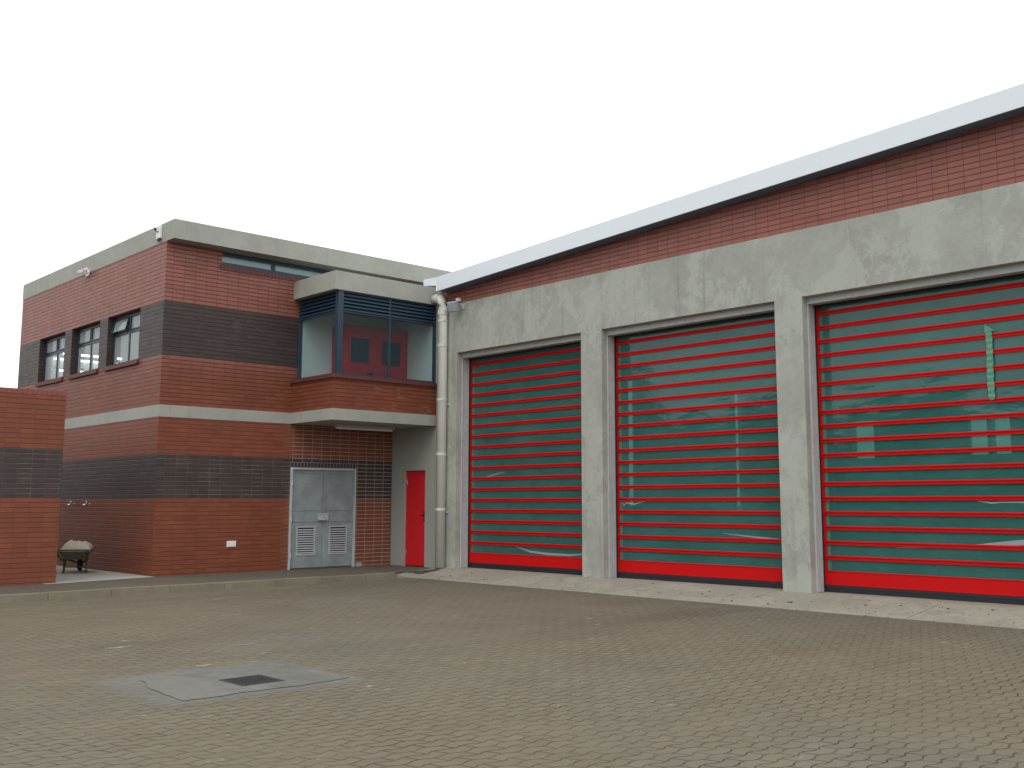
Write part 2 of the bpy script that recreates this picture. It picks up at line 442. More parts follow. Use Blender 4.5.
# grit lying on the apron and along its lower edge
gr = MB()
for k in range(260):
    y = random.uniform(-15.5, -2.4); xx = apx + abs(random.gauss(0, .45)) if random.random() < .6 else random.uniform(apx, -.03)
    if xx > -.04: continue
    r = random.uniform(.003, .008) if random.random() < .93 else random.uniform(.010, .018); z0 = apz(xx); t = random.uniform(0, 3)
    gr.hexa([tuple(Matrix.Rotation(t, 3, 'Z') @ Vector((sx*r*random.uniform(.6, 1.5), sy*r*random.uniform(.6, 1.2), 0)) + Vector((xx, y, z0+(r*.8 if tz else -.001)))) for tz in (0, 1) for sx, sy in ((-1,-1),(1,-1),(1,1),(-1,1))])
tag(gr.build('grit', 'joint'), 'dark grit scattered over the pale concrete apron', 'grit', kind='stuff')

# ------------------------------------------------------------------ station building (left block)
XC, XE, YE = -5.507, 7.0, 8.17
ZC1, ZC2, ZP1, ZP2 = 3.157, 3.392, 6.631, 7.016
sb = empty('office_building', (XC, 0, .115), 'two storey red and black brick office block with grey concrete parapet and corner bay window', 'building')
wins = [(1.106, 2.761), (3.203, 4.845), (5.277, 6.950)]; WZ1, WZ2 = 4.387, 5.455
SWX1 = -.35
lw = MB(); lw.holed('X', XC, XC+.23, .2301, YE-.2301, 0, ZC1, [])
lw.box(XC, XC+.23, 0, .23, 0, ZC1)
side = MB().holed('X', XC, XC+.23, 0, YE, 0, ZC1, [])
side.holed('X', XC, XC+.23, 0, YE, ZC2, ZP1, [(a, b, WZ1, WZ2) for a, b in wins])
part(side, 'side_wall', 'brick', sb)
fx0 = XC+.23
# front wall: corner return of the side wall already gives x XC..XC+.23
front = MB().holed('Y', 0, .23, fx0+.001, -.003, 0, ZC1, [(-2.607, -.971, -1, 2.245)])
front.holed('Y', 0, .23, fx0+.001, 2.0, ZC2, ZP1, [(-4.334, SWX1, 6.329, 6.70)])
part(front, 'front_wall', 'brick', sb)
back = MB().holed('Y', YE-.002, YE+.23, XC, XE, 0, ZP1, []); back.holed('X', XE-.23, XE, 0, YE-.003, 0, ZP1, [])
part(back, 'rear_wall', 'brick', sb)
cb = MB(); cb.holed('X', XC-.006, XC+.22, -.006, YE, ZC1, ZC2, []); cb.holed('Y', -.006, .22, XC+.221, -.003, ZC1, ZC2, [])
part(cb, 'concrete_band', 'conc_par', sb, bevel=.004)
pr = MB()
pr.holed('X', XC-.008, XC+.25, -.328, YE+.24, ZP1, ZP2, [])
pr.holed('Y', -.328, -.06, XC+.251, XE, ZP1, ZP2, [])
pr.box(XC+.251, XE, -.0599, .25, ZP1, ZP1+.10)
pr.holed('Y', YE, YE+.24, XC+.251, XE, ZP1, ZP2, [])
part(pr, 'parapet', 'conc_par', sb)
part(MB().box(XC+.26, XE-.01, .26, YE-.01, 6.45, 6.72), 'roof', 'roof', sb)
# upstairs room seen through the side windows
rm = MB(); rx0, rx1, ry0, ry1, rz0, rz1 = XC+.235, -1.2, .24, YE-.24, 3.40, 5.80
rm.face((rx0,ry0,rz0),(rx1,ry0,rz0),(rx1,ry1,rz0),(rx0,ry1,rz0), m=1)
rm.face((rx0,ry0,rz1),(rx0,ry1,rz1),(rx1,ry1,rz1),(rx1,ry0,rz1)); rm.face((rx1,ry0,rz0),(rx1,ry0,rz1),(rx1,ry1,rz1),(rx1,ry1,rz0))
rm.face((rx0,ry0,rz0),(rx0,ry0,rz1),(rx1,ry0,rz1),(rx1,ry0,rz0)); rm.face((rx0,ry1,rz0),(rx1,ry1,rz0),(rx1,ry1,rz1),(rx0,ry1,rz1))
part(rm, 'interior', ['inwall', 'infloor'], sb)

for i, (a, b) in enumerate(wins):
    fx = XC+.13; w = .055; mid = (a+b)/2; zt = 5.055
    f = MB(); bars = [(a, b, WZ1, WZ1+w), (a, b, WZ2-w, WZ2), (a, a+w, WZ1+w, WZ2-w), (b-w, b, WZ1+w, WZ2-w)]
    for (y0, y1, z0, z1) in bars: f.box(fx, fx+.07, y0, y1, z0, z1)
    f.box(fx+.002, fx+.068, mid-w/2, mid+w/2, WZ1+w, WZ2-w)
    f.box(fx+.004, fx+.066, a+w, mid-w/2, zt-w/2, zt+w/2); f.box(fx+.004, fx+.066, mid+w/2, b-w, zt-w/2, zt+w/2)
    wn = part(f, 'window', 'alu', sb, bevel=.004)
    p = MB(); sash = MB()
    for (y0, y1) in ((a+w, mid-w/2), (mid+w/2, b-w)):
        for (z0, z1, top) in ((WZ1+w, zt-w/2, 0), (zt+w/2, WZ2-w, 1)):
            opened = (i == 0 and top and y0 > mid)
            ang = 0
            Mx = Matrix.Translation((fx-.004, 0, z1)) @ Matrix.Rotation(R(14), 4, 'Y') @ Matrix.Translation((-(fx-.004), 0, -z1)) if opened else Matrix()
            d = .030
            xs = (fx-.010, fx+.045)
            for (A, B, C, D) in ((y0, y1, z0, z0+d), (y0, y1, z1-d, z1), (y0, y0+d, z0+d, z1-d), (y1-d, y1, z0+d, z1-d)):
                if top: sash.box(xs[0], xs[1], A+.003, B-.003, C+.003, D-.003, Mx)
            dd = d if top else 0
            q = [Mx @ Vector(v) for v in ((fx+.02, y0+dd, z0+dd), (fx+.02, y1-dd, z0+dd), (fx+.02, y1-dd, z1-dd), (fx+.02, y0+dd, z1-dd))]
            p.prism(q, (.006, 0, 0))
    part2(sash, 'sash', 'alu', wn, bevel=.003); part2(p, 'pane', 'winglass', wn)
    s_ = MB(); n = int((b-a+.1)/.083)
    for k in range(n):
        y0 = a-.05+k*(b-a+.1)/n; y1 = a-.05+(k+1)*(b-a+.1)/n-.008
        s_.hexa([(XC-.055, y0, 4.285), (XC+.0, y0, 4.300), (XC+.0, y1, 4.300), (XC-.055, y1, 4.285), (XC-.055, y0, 4.360), (XC+.0, y0, 4.386), (XC+.0, y1, 4.386), (XC-.055, y1, 4.360)])
    s_.box(XC-.048, XC-.001, a-.048, b+.046, 4.296, 4.355)
    part2(s_, 'sill', 'sillbrick', wn)
for (yy, xx, zz, hl_) in ((6.75, -4.3, 5.15, .75), (7.8, -4.0, 5.15, .9), (7.3, -4.3, 4.80, .7)):
    l = MB(); l.box(xx-hl_, xx+hl_, yy-.06, yy+.06, zz, zz+.05)
    for q in (-.6, .6): l.box(xx+q-.006, xx+q+.006, yy-.006, yy+.006, zz+.05, 5.80)
    lo = part(l, 'ceiling_light', 'white', sb); part2(MB().tube([(xx-hl_+.03, yy, zz-.025), (xx+hl_-.03, yy, zz-.025)], .022, 8), 'tube', 'tube', lo)
# strip window under the parapet
sf = MB(); Y = .10
segs = [(-4.334, -3.10), (-3.10, -1.87), (-1.87, SWX1)]
sf.box(-4.334, SWX1, Y, Y+.05, 6.329, 6.42); sf.box(-4.334, SWX1, Y, Y+.05, 6.545, 6.629)
for k, (a, b) in enumerate(segs):
    sf.box(a, a+.045, Y+.001, Y+.049, 6.42, 6.545); sf.box(b-.045, b, Y+.001, Y+.049, 6.42, 6.545)
swn = part(sf, 'window', 'blue', sb, bevel=.003)
sp_ = MB()
for a, b in segs: sp_.box(a+.045, b-.045, Y+.02, Y+.028, 6.42, 6.545)
part2(sp_, 'pane', 'stripglass', swn)
ss = MB(); xx = -4.37
while xx < -.32: ss.box(xx, xx+.076, -.022, .099, 6.235, 6.326); xx += .084
ss.box(-4.365, -.33, -.012, .0, 6.24, 6.32)
part2(ss, 'sill', 'sillbrick', swn)

# steel double door
dX0, dX1, dZ0, dZ1 = -2.607, -.971, .115, 2.245
f = MB(); w = .045
for (a, b, c, d) in ((dX0, dX0+w, dZ0, dZ1), (dX1-w, dX1, dZ0, dZ1), (dX0+w, dX1-w, dZ1-w, dZ1)): f.box(a, b, -.03, .10, c, d)
f.box(dX0+.01, dX1-.01, .10, .12, dZ0, dZ1-.01)
dr = part(f, 'door', 'galv', sb, bevel=.004)
mid = (dX0+dX1)/2; LZ0, LZ1 = .43, .98
for sgn, (a, b) in enumerate(((dX0+w+.004, mid-.003), (mid+.003, dX1-w-.004))):
    la, lb = (a+.17, a+.17+.40) if sgn == 0 else (b-.17-.40, b-.17)
    lf = MB().holed('Y', .012, .05, a, b, dZ0+.03, dZ1-w-.004, [(la, lb, LZ0, LZ1)])
    for (c, d, e, g_) in ((a+.02, b-.02, 1.335, 1.365), (a+.02, b-.02, 1.10, 1.125), (a+.02, b-.02, 2.13, 2.155), (a+.02, a+.05, 1.365, 2.13), (b-.05, b-.02, 1.365, 2.13)):
        lf.box(c, d, .003, .0125, e, g_)
    lo = part2(lf, 'leaf', 'galvdoor', dr, bevel=.002)
    lv = MB()
    for (A, B, C, D) in ((la-.03, lb+.03, LZ0-.03, LZ0), (la-.03, lb+.03, LZ1, LZ1+.03), (la-.03, la, LZ0, LZ1), (lb, lb+.03, LZ0, LZ1)): lv.box(A, B, .000, .0115, C, D)
    nL = 11
    for k in range(nL):
        z0 = LZ0+.012+k*(LZ1-LZ0-.02)/nL
        lv.hexa([(la, .000, z0), (lb, .000, z0), (lb, .004, z0), (la, .004, z0), (la, .022, z0+.026), (lb, .022, z0+.026), (lb, .026, z0+.026), (la, .026, z0+.026)])
    part2(lv, 'louvre', 'louvre_steel', dr)
    part2(MB().box(la, lb, .046, .0495, LZ0, LZ1), 'louvre_backing', 'dark', dr)
lk = MB().box(mid-.12, mid+.11, -.05, .0025, 1.13, 1.27); lk.box(mid-.13, mid+.12, -.058, -.05, 1.255, 1.275)
part2(lk, 'lock_box', 'louvre_steel', dr, bevel=.006)
part2(MB().tube([(mid+.0, -.06, 1.13), (mid+.0, -.06, 1.19), (mid+.03, -.06, 1.2), (mid+.03, -.06, 1.15)], .008, 8), 'padlock', 'chrome', dr)
for xx in (dX0+w-.005, dX1-w+.005):
    for zz in (.35, 1.10, 1.86): part2(MB().tube([(xx, -.035, zz), (xx, -.035, zz+.11)], .012, 8), 'hinge', 'galv', dr)

lt = MB(); xx = dX0+.004
while xx < dX1-.05: lt.box(xx, xx+.070, -.006, .05, 2.252, 2.350); xx += .0815
ln = part(lt, 'lintel_course', paint('black_lintel_brick', (.050, .040, .038), .6, 0, .2, 12), sb)
part2(MB().box(dX0, dX1, -.0035, .05, 2.2455, 2.356), 'mortar', paint('pale_mortar', (.30, .28, .25), .9), ln)

# corner bay
bx0, by = -2.643, -1.611
bay = MB(); t = .11
bay.holed('X', bx0, bx0+t, by, -.007, ZC2, 4.01, []); bay.holed('Y', by, by+t, bx0+t+.0005, -.004, ZC2, 4.01, [])
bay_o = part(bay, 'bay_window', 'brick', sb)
s_ = MB(); s_.box(bx0-.012, -.004, by-.012, -.0065, ZC1, ZC2-.002); part2(s_, 'floor_slab', 'conc_par', bay_o, bevel=.005)
s_ = MB(); s_.box(bx0-.015, -.004, by-.015, -.002, 5.83, 6.219); part2(s_, 'roof_slab', 'conc_par', bay_o, bevel=.006)
sl_ = MB(); xx = bx0-.045
while xx < -.09: sl_.box(xx, xx+.075, by-.045, by+.115, 4.012, 4.088); xx += .083
yy = by+.118
while yy < -.08: sl_.box(bx0-.045, bx0+.115, yy, yy+.075, 4.012, 4.088); yy += .083
sl_.box(bx0-.038, -.01, by-.038, by+.11, 4.011, 4.080); sl_.box(bx0-.038, bx0+.11, by+.11, -.01, 4.011, 4.080)
part2(sl_, 'sill', 'sillbrick', bay_o)
gx, gy = bx0+.12, by+.035                       # glass line
BZ0, BZL, BZ1 = 4.089, 5.40, 5.829
fr = MB(); w = .045
fr.box(gx-.02, gx+.10, gy-.02, gy+.10, BZ0, BZ1)                                   # corner post
fr.box(gx, gx+.06, -.062, -.008, BZ0, BZ1); fr.box(-.06, -.005, gy, gy+.06, BZ0, BZ1)
mx_ = -1.245
fr.box(mx_-.022, mx_+.022, gy, gy+.06, BZ0, BZ1)
for z0, z1 in ((BZ0, BZ0+w), (BZL-.02, BZL+.02), (BZ1-.03, BZ1)):
    fr.box(gx+.001, gx+.058, gy+.10, -.062, z0, z1)
    fr.box(gx+.10, mx_-.022, gy+.001, gy+.058, z0, z1); fr.box(mx_+.022, -.06, gy+.001, gy+.058, z0, z1)
part2(fr, 'frame', 'blue', bay_o, bevel=.004)
lv = MB(); nb = 5
for k in range(nb):
    z0 = BZL+.03+k*(BZ1-.06-BZL)/nb; h = (BZ1-.06-BZL)/nb*.78
    prof = [(-.012, z0), (.004, z0+.0), (.045, z0+h), (.03, z0+h)]
    lv.prism([(gx+q-.005, gy+.10, zz) for q, zz in prof], (0, -.062-gy-.10, 0))
    for a, b in ((gx+.10, mx_-.022), (mx_+.022, -.06)): lv.prism([(a, gy+q-.005, zz) for q, zz in prof], (b-a, 0, 0))
part2(lv, 'louvre', 'blue', bay_o)
lb_ = MB().box(gx+.062, gx+.066, gy+.10, -.062, BZL, BZ1-.01); lb_.box(gx+.066, -.01, gy+.062, gy+.066, BZL, BZ1-.01); part2(lb_, 'louvre_backing', 'alu', bay_o)
pn = MB(); pn.box(gx+.025, gx+.031, gy+.10, -.062, BZ0+w, BZL-.02)
pn.box(gx+.10, mx_-.022, gy+.025, gy+.031, BZ0+w, BZL-.02); pn.box(mx_+.022, -.06, gy+.025, gy+.031, BZ0+w, BZL-.02)
part2(pn, 'pane', 'glass', bay_o)
il = MB(); il.box(gx+.09, -.062, -.05, -.012, 3.40, 5.82); il.box(-.058, -.007, by+.10, -.05, 3.40, 5.82); il.box(gx+.09, -.062, gy+.09, -.055, 5.70, 5.80)
part2(il, 'inner_wall', 'whitewall', bay_o)
rb = MB(); rX0, rX1, rY = -1.70, -.07, -.62
rb.box(rX0, rX1, rY, -.056, 3.40, 5.34); rd = part2(rb, 'cupboard', 'redin', bay_o)
dk = MB()
for a, b in ((-1.58, -1.12), (-.76, -.28)): dk.box(a, b, rY-.012, rY-.001, 4.53, 5.06)
for q in (-1.07,): dk.box(q-.004, q+.004, rY-.004, rY-.001, 3.5, 5.2)
part2(dk, 'dark_panel', 'alu', bay_o)
ch = MB().box(-1.24, -1.12, rY-.20, rY-.10, 4.02, 4.30); part2(ch, 'chair_back', 'dark', bay_o, bevel=.02)

# ------------------------------------------------------------------ appliance bay building
gbld = empty('garage_building', (0, -8, .10), 'long garage with three glazed red doors, grey concrete front and pale steel fascia', 'building')
doors = [(-6.005, -2.304), (-10.315, -6.542), (-14.55, -10.822)]
HT, HB, YR = 4.70, 5.781, -18.0
D1 = .45
wl = MB().holed('X', 0, D1, YR, -1.74, -.05, HB, [(a, b, -1, HT) for a, b in doors])
part(wl, 'concrete_wall', 'conc', gbld, bevel=.006)
RD = (-1.242, -.495, -1, 2.209)
pw = MB().holed('X', .003, .30, -1.7395, -.0005, -.05, HB, [RD])
part(pw, 'plaster_wall', 'plaster', gbld)
def soff(y): return 5.967 - .0515*y
bb = MB(); y = -1.62
bb.hexa([(.02, YR, HB), (D1, YR, HB), (D1, y, HB), (.02, y, HB), (.02, YR, soff(YR)+.02), (D1, YR, soff(YR)+.02), (D1, y, soff(y)+.02), (.02, y, soff(y)+.02)])
part(bb, 'brick_band', 'brick_g', gbld)
fa = MB(); fy0 = -1.90
def fbox(mb, x0, x1, ya, yb, o0, o1):
    mb.hexa([(x0, yb, soff(yb)+o0), (x1, yb, soff(yb)+o0), (x1, ya, soff(ya)+o0), (x0, ya, soff(ya)+o0), (x0, yb, soff(yb)+o1), (x1, yb, soff(yb)+o1), (x1, ya, soff(ya)+o1), (x0, ya, soff(ya)+o1)])
fl = [fy0, -5.2, -8.3, -11.4, -14.5, YR-.3]
for a, b in zip(fl, fl[1:]): fbox(fa, -.28, -.26, a, b+.0012, 0, .312)
fbox(fa, -.2599, -.06, fy0, YR-.3, .296, .308)
fbox(fa, -.2599, .0, fy0, fy0-.02, .002, .29)
part(fa, 'fascia', 'fascia', gbld)
so = MB(); fbox(so, -.2598, .018, fy0-.021, YR-.3, .008, .02); part(so, 'soffit', paint('soffit_blue_grey', (.12, .17, .27), .6), gbld)
en = MB(); en.hexa([(-.03, -1.897, 6.235), (.6, -1.897, 6.235), (.6, -1.13, 6.34), (-.03, -1.13, 6.34), (-.03, -1.897, 6.46), (.6, -1.897, 6.46), (.6, -1.13, 6.50), (-.03, -1.13, 6.48)])
part(en, 'end_flashing', 'fascia', gbld)
rf = MB(); rf.hexa([(-.058, YR-.3, soff(YR)+.27), (14, YR-.3, soff(YR)+.27), (14, -.35, soff(-.35)+.27), (.61, -.35, soff(-.35)+.27), (-.058, YR-.3, soff(YR)+.306), (14, YR-.3, soff(YR)+.306), (14, -.35, soff(-.35)+.306), (.61, -.35, soff(-.35)+.306)])
part(rf, 'roof', 'roof', gbld)
# hall behind the doors
hl = MB()
hl.holed('X', 13.5, 13.8, YR, -.36, -.05, 6.0, [(-8.45, -7.95, 2.75, 3.85), (-7.85, -7.3, 2.75, 3.85), (-4.6, -3.9, 2.75, 3.85)])
hl.holed('Y', -.358, -.2, D1+.01, 13.8, -.05, 6.0, [(7.75, 8.1, 1.4, 4.9), (12.75, 13.1, 1.2, 4.9)]); hl.holed('Y', YR, YR+.2, D1+.01, 13.5, -.05, 6.6, [])
hl.box(D1+.001, 13.49, YR+.21, -.36, 5.70, 5.78); hl.box(5.6, 6.0, -6.4, -6.0, .1, 5.69); hl.box(5.6, 6.0, -10.7, -10.3, .1, 5.69)
part(hl, 'hall_wall', 'inwall', gbld)
part(MB().box(D1+.001, 13.49, YR+.21, -.36, .0, .135), 'hall_floor', 'infloor', gbld)

# garage doors
XL = .40
prof = [(-.006, -.033), (-.022, -.031), (-.024, -.012), (-.008, -.005), (-.008, .005), (-.024, .012), (-.022, .031), (-.006, .033), (.012, .033), (.012, -.033)]
rail_z = [4.469 - k*(4.469-.662)/17 for k in range(18)]
DL = ['leftmost roller door with red rails, beside the downpipe', 'middle roller door with red rails', 'right-hand roller door with red rails and a green tape strip']
for di, (a, b) in enumerate(doors):
    gp = MB(); gp.box(XL, XL+.006, a+.02, b-.055, .46, 4.64)
    d = part(gp, 'garage_door', 'teal', gbld); d['label'] = DL[di]
    part2(MB().box(XL-.002, XL-.0005, b-.115, b-.056, .47, 4.44), 'panel_edge', 'tealedge', d)
    for z in rail_z:
        zj = z + random.uniform(-.004, .004)
        part2(MB().prism([(XL+q-.001, a+.02, zj+h) for q, h in prof], (0, b-a-.025, random.uniform(-.004, .004))), 'rail', 'red', d)
    st = MB().box(XL-.012, XL+.012, b-.054, b-.006, .466, 4.57)
    part2(MB().box(XL-.012, XL+.012, a+.004, a+.019, .466, 4.42), 'end_strip', 'red', d)
    part2(st, 'end_strip', 'red', d)
    bbm = MB(); bbm.box(XL-.020, XL+.015, a+.006, b-.006, .245, .464); bbm.box(XL-.026, XL-.020, a+.006, b-.006, .248, .262); bbm.box(XL-.026, XL-.020, a+.006, b-.006, .447, .461)
    part2(bbm, 'bottom_bar', 'red', d, bevel=.002)
    ru = MB(); ru.box(XL-.024, XL+.02, a+.006, b-.006, .165, .244); ru.box(XL-.034, XL-.024, a+.006, b-.006, .205, .225); ru.box(XL-.018, XL+.014, a+.006, b-.006, .136, .1649)
    part2(ru, 'rubber_seal', 'rubber', d)
    for yy, sg in ((b, -1), (a, 1)):
        gd = MB(); gd.box(.140, .335, yy, yy+sg*.010, .142, HT-.004); gd.box(.140, .152, yy+sg*.010, yy+sg*.030, .142, HT-.11); gd.box(.205, .215, yy+sg*.010, yy+sg*.016, .142, HT-.11)
        part2(gd, 'guide', 'galv', d)
        part2(MB().box(.3355, XL-.012, yy, yy+sg*.014, .142, HT-.11), 'guide_seal_shadow', 'rubber', d)  # guide seal widened to paint in the dark shadow beside the leaf
    hd = MB(); hd.box(.135, .150, a+.004, b-.004, HT-.105, HT-.004); hd.box(.150, .30, a+.004, b-.004, HT-.105, HT-.095); hd.box(.120, .135, a+.004, b-.004, HT-.020, HT-.004)
    part2(hd, 'header', 'galv', d)
    part2(MB().box(.302, .44, a+.004, b-.004, 4.585, HT-.003), 'header_seal', 'rubber', d)
    # sill strip of the floor inside the opening
sill = MB()
for a, b in doors: sill.box(.001, D1+.0, a+.001, b-.001, -.04, .137)
part(sill, 'door_sill', 'apron', gbld)

# red personnel door
ya, yb = RD[0], RD[1]
rl = MB(); rl.box(.060, .100, ya+.03, yb-.03, .13, 2.18)
for k in range(6):
    yy = ya+.10+k*.11; rl.box(.0595, .0602, yy, yy+.006, .2, 2.12)
rdo = part(rl, 'door', 'red2', gbld, bevel=.003)
ff = MB(); ff.box(.050, .11, ya+.001, ya+.029, .12, 2.208); ff.box(.050, .11, yb-.029, yb-.001, .12, 2.208); ff.box(.050, .11, ya+.029, yb-.029, 2.181, 2.208)
part2(ff, 'frame', 'red2', rdo)
hh = MB().box(.046, .060, ya+.055, ya+.095, 1.10, 1.32); hh.tube([(.02, ya+.075, 1.23), (.02, ya+.17, 1.23)], .010, 8); hh.tube([(.06, ya+.075, 1.23), (.02, ya+.075, 1.23)], .010, 8)
part2(hh, 'handle', 'dark', rdo)
for zz in (.33, 1.90): part2(MB().tube([(.05, yb-.032, zz), (.05, yb-.032, zz+.12)], .011, 8), 'hinge', 'chrome', rdo)

# downpipe
px_, py_ = -.125, -1.955
pz = [.142, 5.72, 5.83, 5.90, 5.93, 5.935]; py2 = [0, 0, .012, .06, .14, .30]
dp = MB().tube([(px_, py_+o, z) for z, o in zip(pz, py2)], .104, 20)
dpo = part(dp, 'downpipe', 'pvc', gbld, smooth=True)
for z, h in ((5.60, .10), (5.42, .05), (4.88, .06), (3.70, .05), (2.53, .06), (1.36, .05)):
    part2(MB().tube([(px_, py_, z-h/2), (px_, py_, z+h/2)], .112, 20), 'collar', 'pvc', dpo, smooth=False)
part2(MB().tube([(px_, py_+.10, 5.93), (px_, py_+.18, 5.935)], .114, 20), 'collar', 'pvc', dpo)
for z in (1.30, 3.6): part2(MB().box(-.03, .001, py_-.115, py_+.115, z-.02, z+.02), 'bracket', 'galv', dpo)

# ------------------------------------------------------------------ free-standing wall on the left
LX, LY, LZ = -7.40, -.42, 3.467
bw = empty('brick_wall', (LX, LY, .115), 'lone red brick screen wall with a black band at the left edge, hiding the gap to the office', 'wall')
part(MB().holed('Y', LY, LY+.23, -15.5, LX, .10, LZ-.085, []).box(LX-.235, LX-.005, LY+.2301, 9, .10, LZ-.09), 'masonry_with_shade_return', 'brick', bw)  # return behind is unseen, added to shade the gap and block sun
cp = MB(); xx = LX-.075
while xx > -15.5: cp.box(xx, xx+.075, LY-.004, LY+.234, LZ-.083, LZ); xx -= .083
cp.box(-15.5, LX-.004, LY+.003, LY+.226, LZ-.084, LZ-.004)
part(cp, 'coping', paint('coping_brick', (.24, .068, .048), .6, 0, .15, 8), bw)

# ------------------------------------------------------------------ fittings (things of their own)
sc = empty('security_camera', (XC, .32, 6.86), 'small white security camera on the parapet next to the roof corner', 'camera')
part(MB().box(XC-.06, XC-.009, .22, .40, 6.72, 6.98), 'housing', 'white', sc, bevel=.01)
part(MB().box(XC-.10, XC-.062, .27, .37, 6.86, 6.96), 'visor', 'white', sc, bevel=.01)
part(MB().tube([(XC-.101, .32, 6.905), (XC-.115, .32, 6.90)], .036, 14), 'lens', 'dark', sc)
part(MB().tube([(XC-.05, .26, 6.72), (XC-.06, .25, 6.69), (XC-.07, .25, 6.66)], .03, 12), 'sensor', 'dark', sc)
fl_ = empty('floodlight', (XC, 4.05, 6.63), 'small white twin floodlight on the parapet above the side windows', 'light')
part(MB().box(XC-.03, XC-.009, 3.95, 4.15, 6.56, 6.70), 'bracket', 'white', fl_, bevel=.006)
for yy in (3.86, 4.18):
    Mx = Matrix.Translation((XC-.13, yy, 6.66)) @ Matrix.Rotation(R(-25), 4, 'Y')
    part(MB().box(-.06, .03, -.07, .07, -.03, .035, Mx), 'lamp_head', 'white', fl_, bevel=.01)
    part(MB().tube([(XC-.03, 4.05, 6.63), (XC-.12, yy, 6.65)], .012, 8), 'arm', 'lightgrey', fl_)
f2 = empty('floodlight', (0, -2.35, 5.68), 'square grey floodlight on the concrete wall beside the downpipe top', 'light')
Mx = Matrix.Translation((-.20, -2.40, 5.68)) @ Matrix.Rotation(R(18), 4, 'Z') @ Matrix.Rotation(R(-22), 4, 'Y')
part(MB().box(-.045, .035, -.12, .12, -.12, .10, Mx), 'lamp_head', 'lightgrey', f2, bevel=.012)
part(MB().box(-.052, -.046, -.10, .10, -.10, .08, Mx), 'lens', paint('flood_lens', (.35, .40, .46), .2), f2)
part(MB().box(-.02, -.001, -2.56, -2.46, 5.62, 5.74), 'wall_box', 'galv', f2, bevel=.006)
part(MB().tube([(-.02, -2.50, 5.70), (-.12, -2.47, 5.74), (-.19, -2.39, 5.72)], .014, 8), 'bracket', 'galv', f2)
part(MB().box(-.09, -.001, -2.44, -2.36, 5.80, 5.87), 'junction_box', 'white', f2, bevel=.006)
fz = ZC1-.004
bl = empty('batten_light', (-1.28, -.72, fz), 'long white batten lamp under the concrete slab of the corner bay', 'light')
part(MB().box(-2.0, -.50, -.78, -.66, fz-.06, fz), 'housing', 'lightgrey', bl, bevel=.008)
part(MB().box(-1.97, -.53, -.765, -.675, fz-.10, fz-.061), 'diffuser', 'white', bl, bevel=.02)
wp = empty('wall_socket', (-3.90, 0, .68), 'small white cover plate low on the front brick wall, left of the steel door', 'socket')
part(MB().box(-4.00, -3.80, -.022, -.001, .625, .745), 'plate', 'white', wp, bevel=.006)
part(MB().box(-3.985, -3.815, -.028, -.0225, .64, .73), 'cover', 'white', wp, bevel=.003)
w2 = empty('drain_vent', (-.87, 0, .12), 'tiny pale cover box on the ground at the right foot of the steel door', 'box')
part(MB().box(-.93, -.81, -.09, -.002, .118, .20), 'body', 'slab', w2, bevel=.006)
part(MB().box(-.905, -.835, -.094, -.0905, .135, .185), 'grille', 'grey', w2)
TL = ['chrome tap on the shaded side wall, the one nearer the screen wall', 'chrome tap on the shaded side wall, the one nearer the building corner']
for i, yy in enumerate((4.131, 3.24)):
    t_ = empty('tap', (XC, yy, 1.47), TL[i], 'tap', 'taps on the side wall')
    part(MB().tube([(XC-.001, yy, 1.47), (XC-.10, yy, 1.47), (XC-.14, yy, 1.455), (XC-.15, yy, 1.41)], [.022, .020, .018, .016], 10), 'spout', 'chrome', t_, smooth=True)
    part(MB().tube([(XC-.07, yy, 1.48), (XC-.07, yy, 1.53)], .010, 8), 'stem', 'chrome', t_)
    part(MB().tube([(XC-.07, yy-.045, 1.535), (XC-.07, yy+.045, 1.535)], .010, 8), 'handle', 'chrome', t_)
    part(MB().tube([(XC-.001, yy, 1.47), (XC-.008, yy, 1.47)], .038, 14), 'flange', 'chrome', t_)

# tape strip on the right door
tp = MB(); pts = []
ty, tz0, tz1 = -13.55, 2.905, 3.975; n = 22
L_, R_ = [], []
for k in range(n+1):
    z = tz0+(tz1-.12-tz0)*k/n; c = math.sin(k*.25)*.006; hw = .046 + .004*math.sin(k*1.7)
    if k == 0: hw *= .6
    L_.append((ty+hw+c, z)); R_.append((ty-hw+c*.6, z))
for k in range(n):
    xo = XL-.030 - .006*(k % 2); xp = XL-.030 - .006*((k+1) % 2)
    a, b, c, d = L_[k], R_[k], R_[k+1], L_[k+1]
    tp.hexa([(xo, *a), (xo, *b), (xp, *c), (xp, *d), (xo+.003, *a), (xo+.003, *b), (xp+.003, *c), (xp+.003, *d)])
xa = XL-.034
tp.prism([(xa, ty+.055, tz1-.12), (xa, ty-.10, tz1-.11), (xa, ty+.045, tz1)], (.003, 0, 0))
tag(tp.build('tape_strip', 'tape', merge=False), 'wrinkled green tape hanging down over the rails of the right-hand door', 'tape')

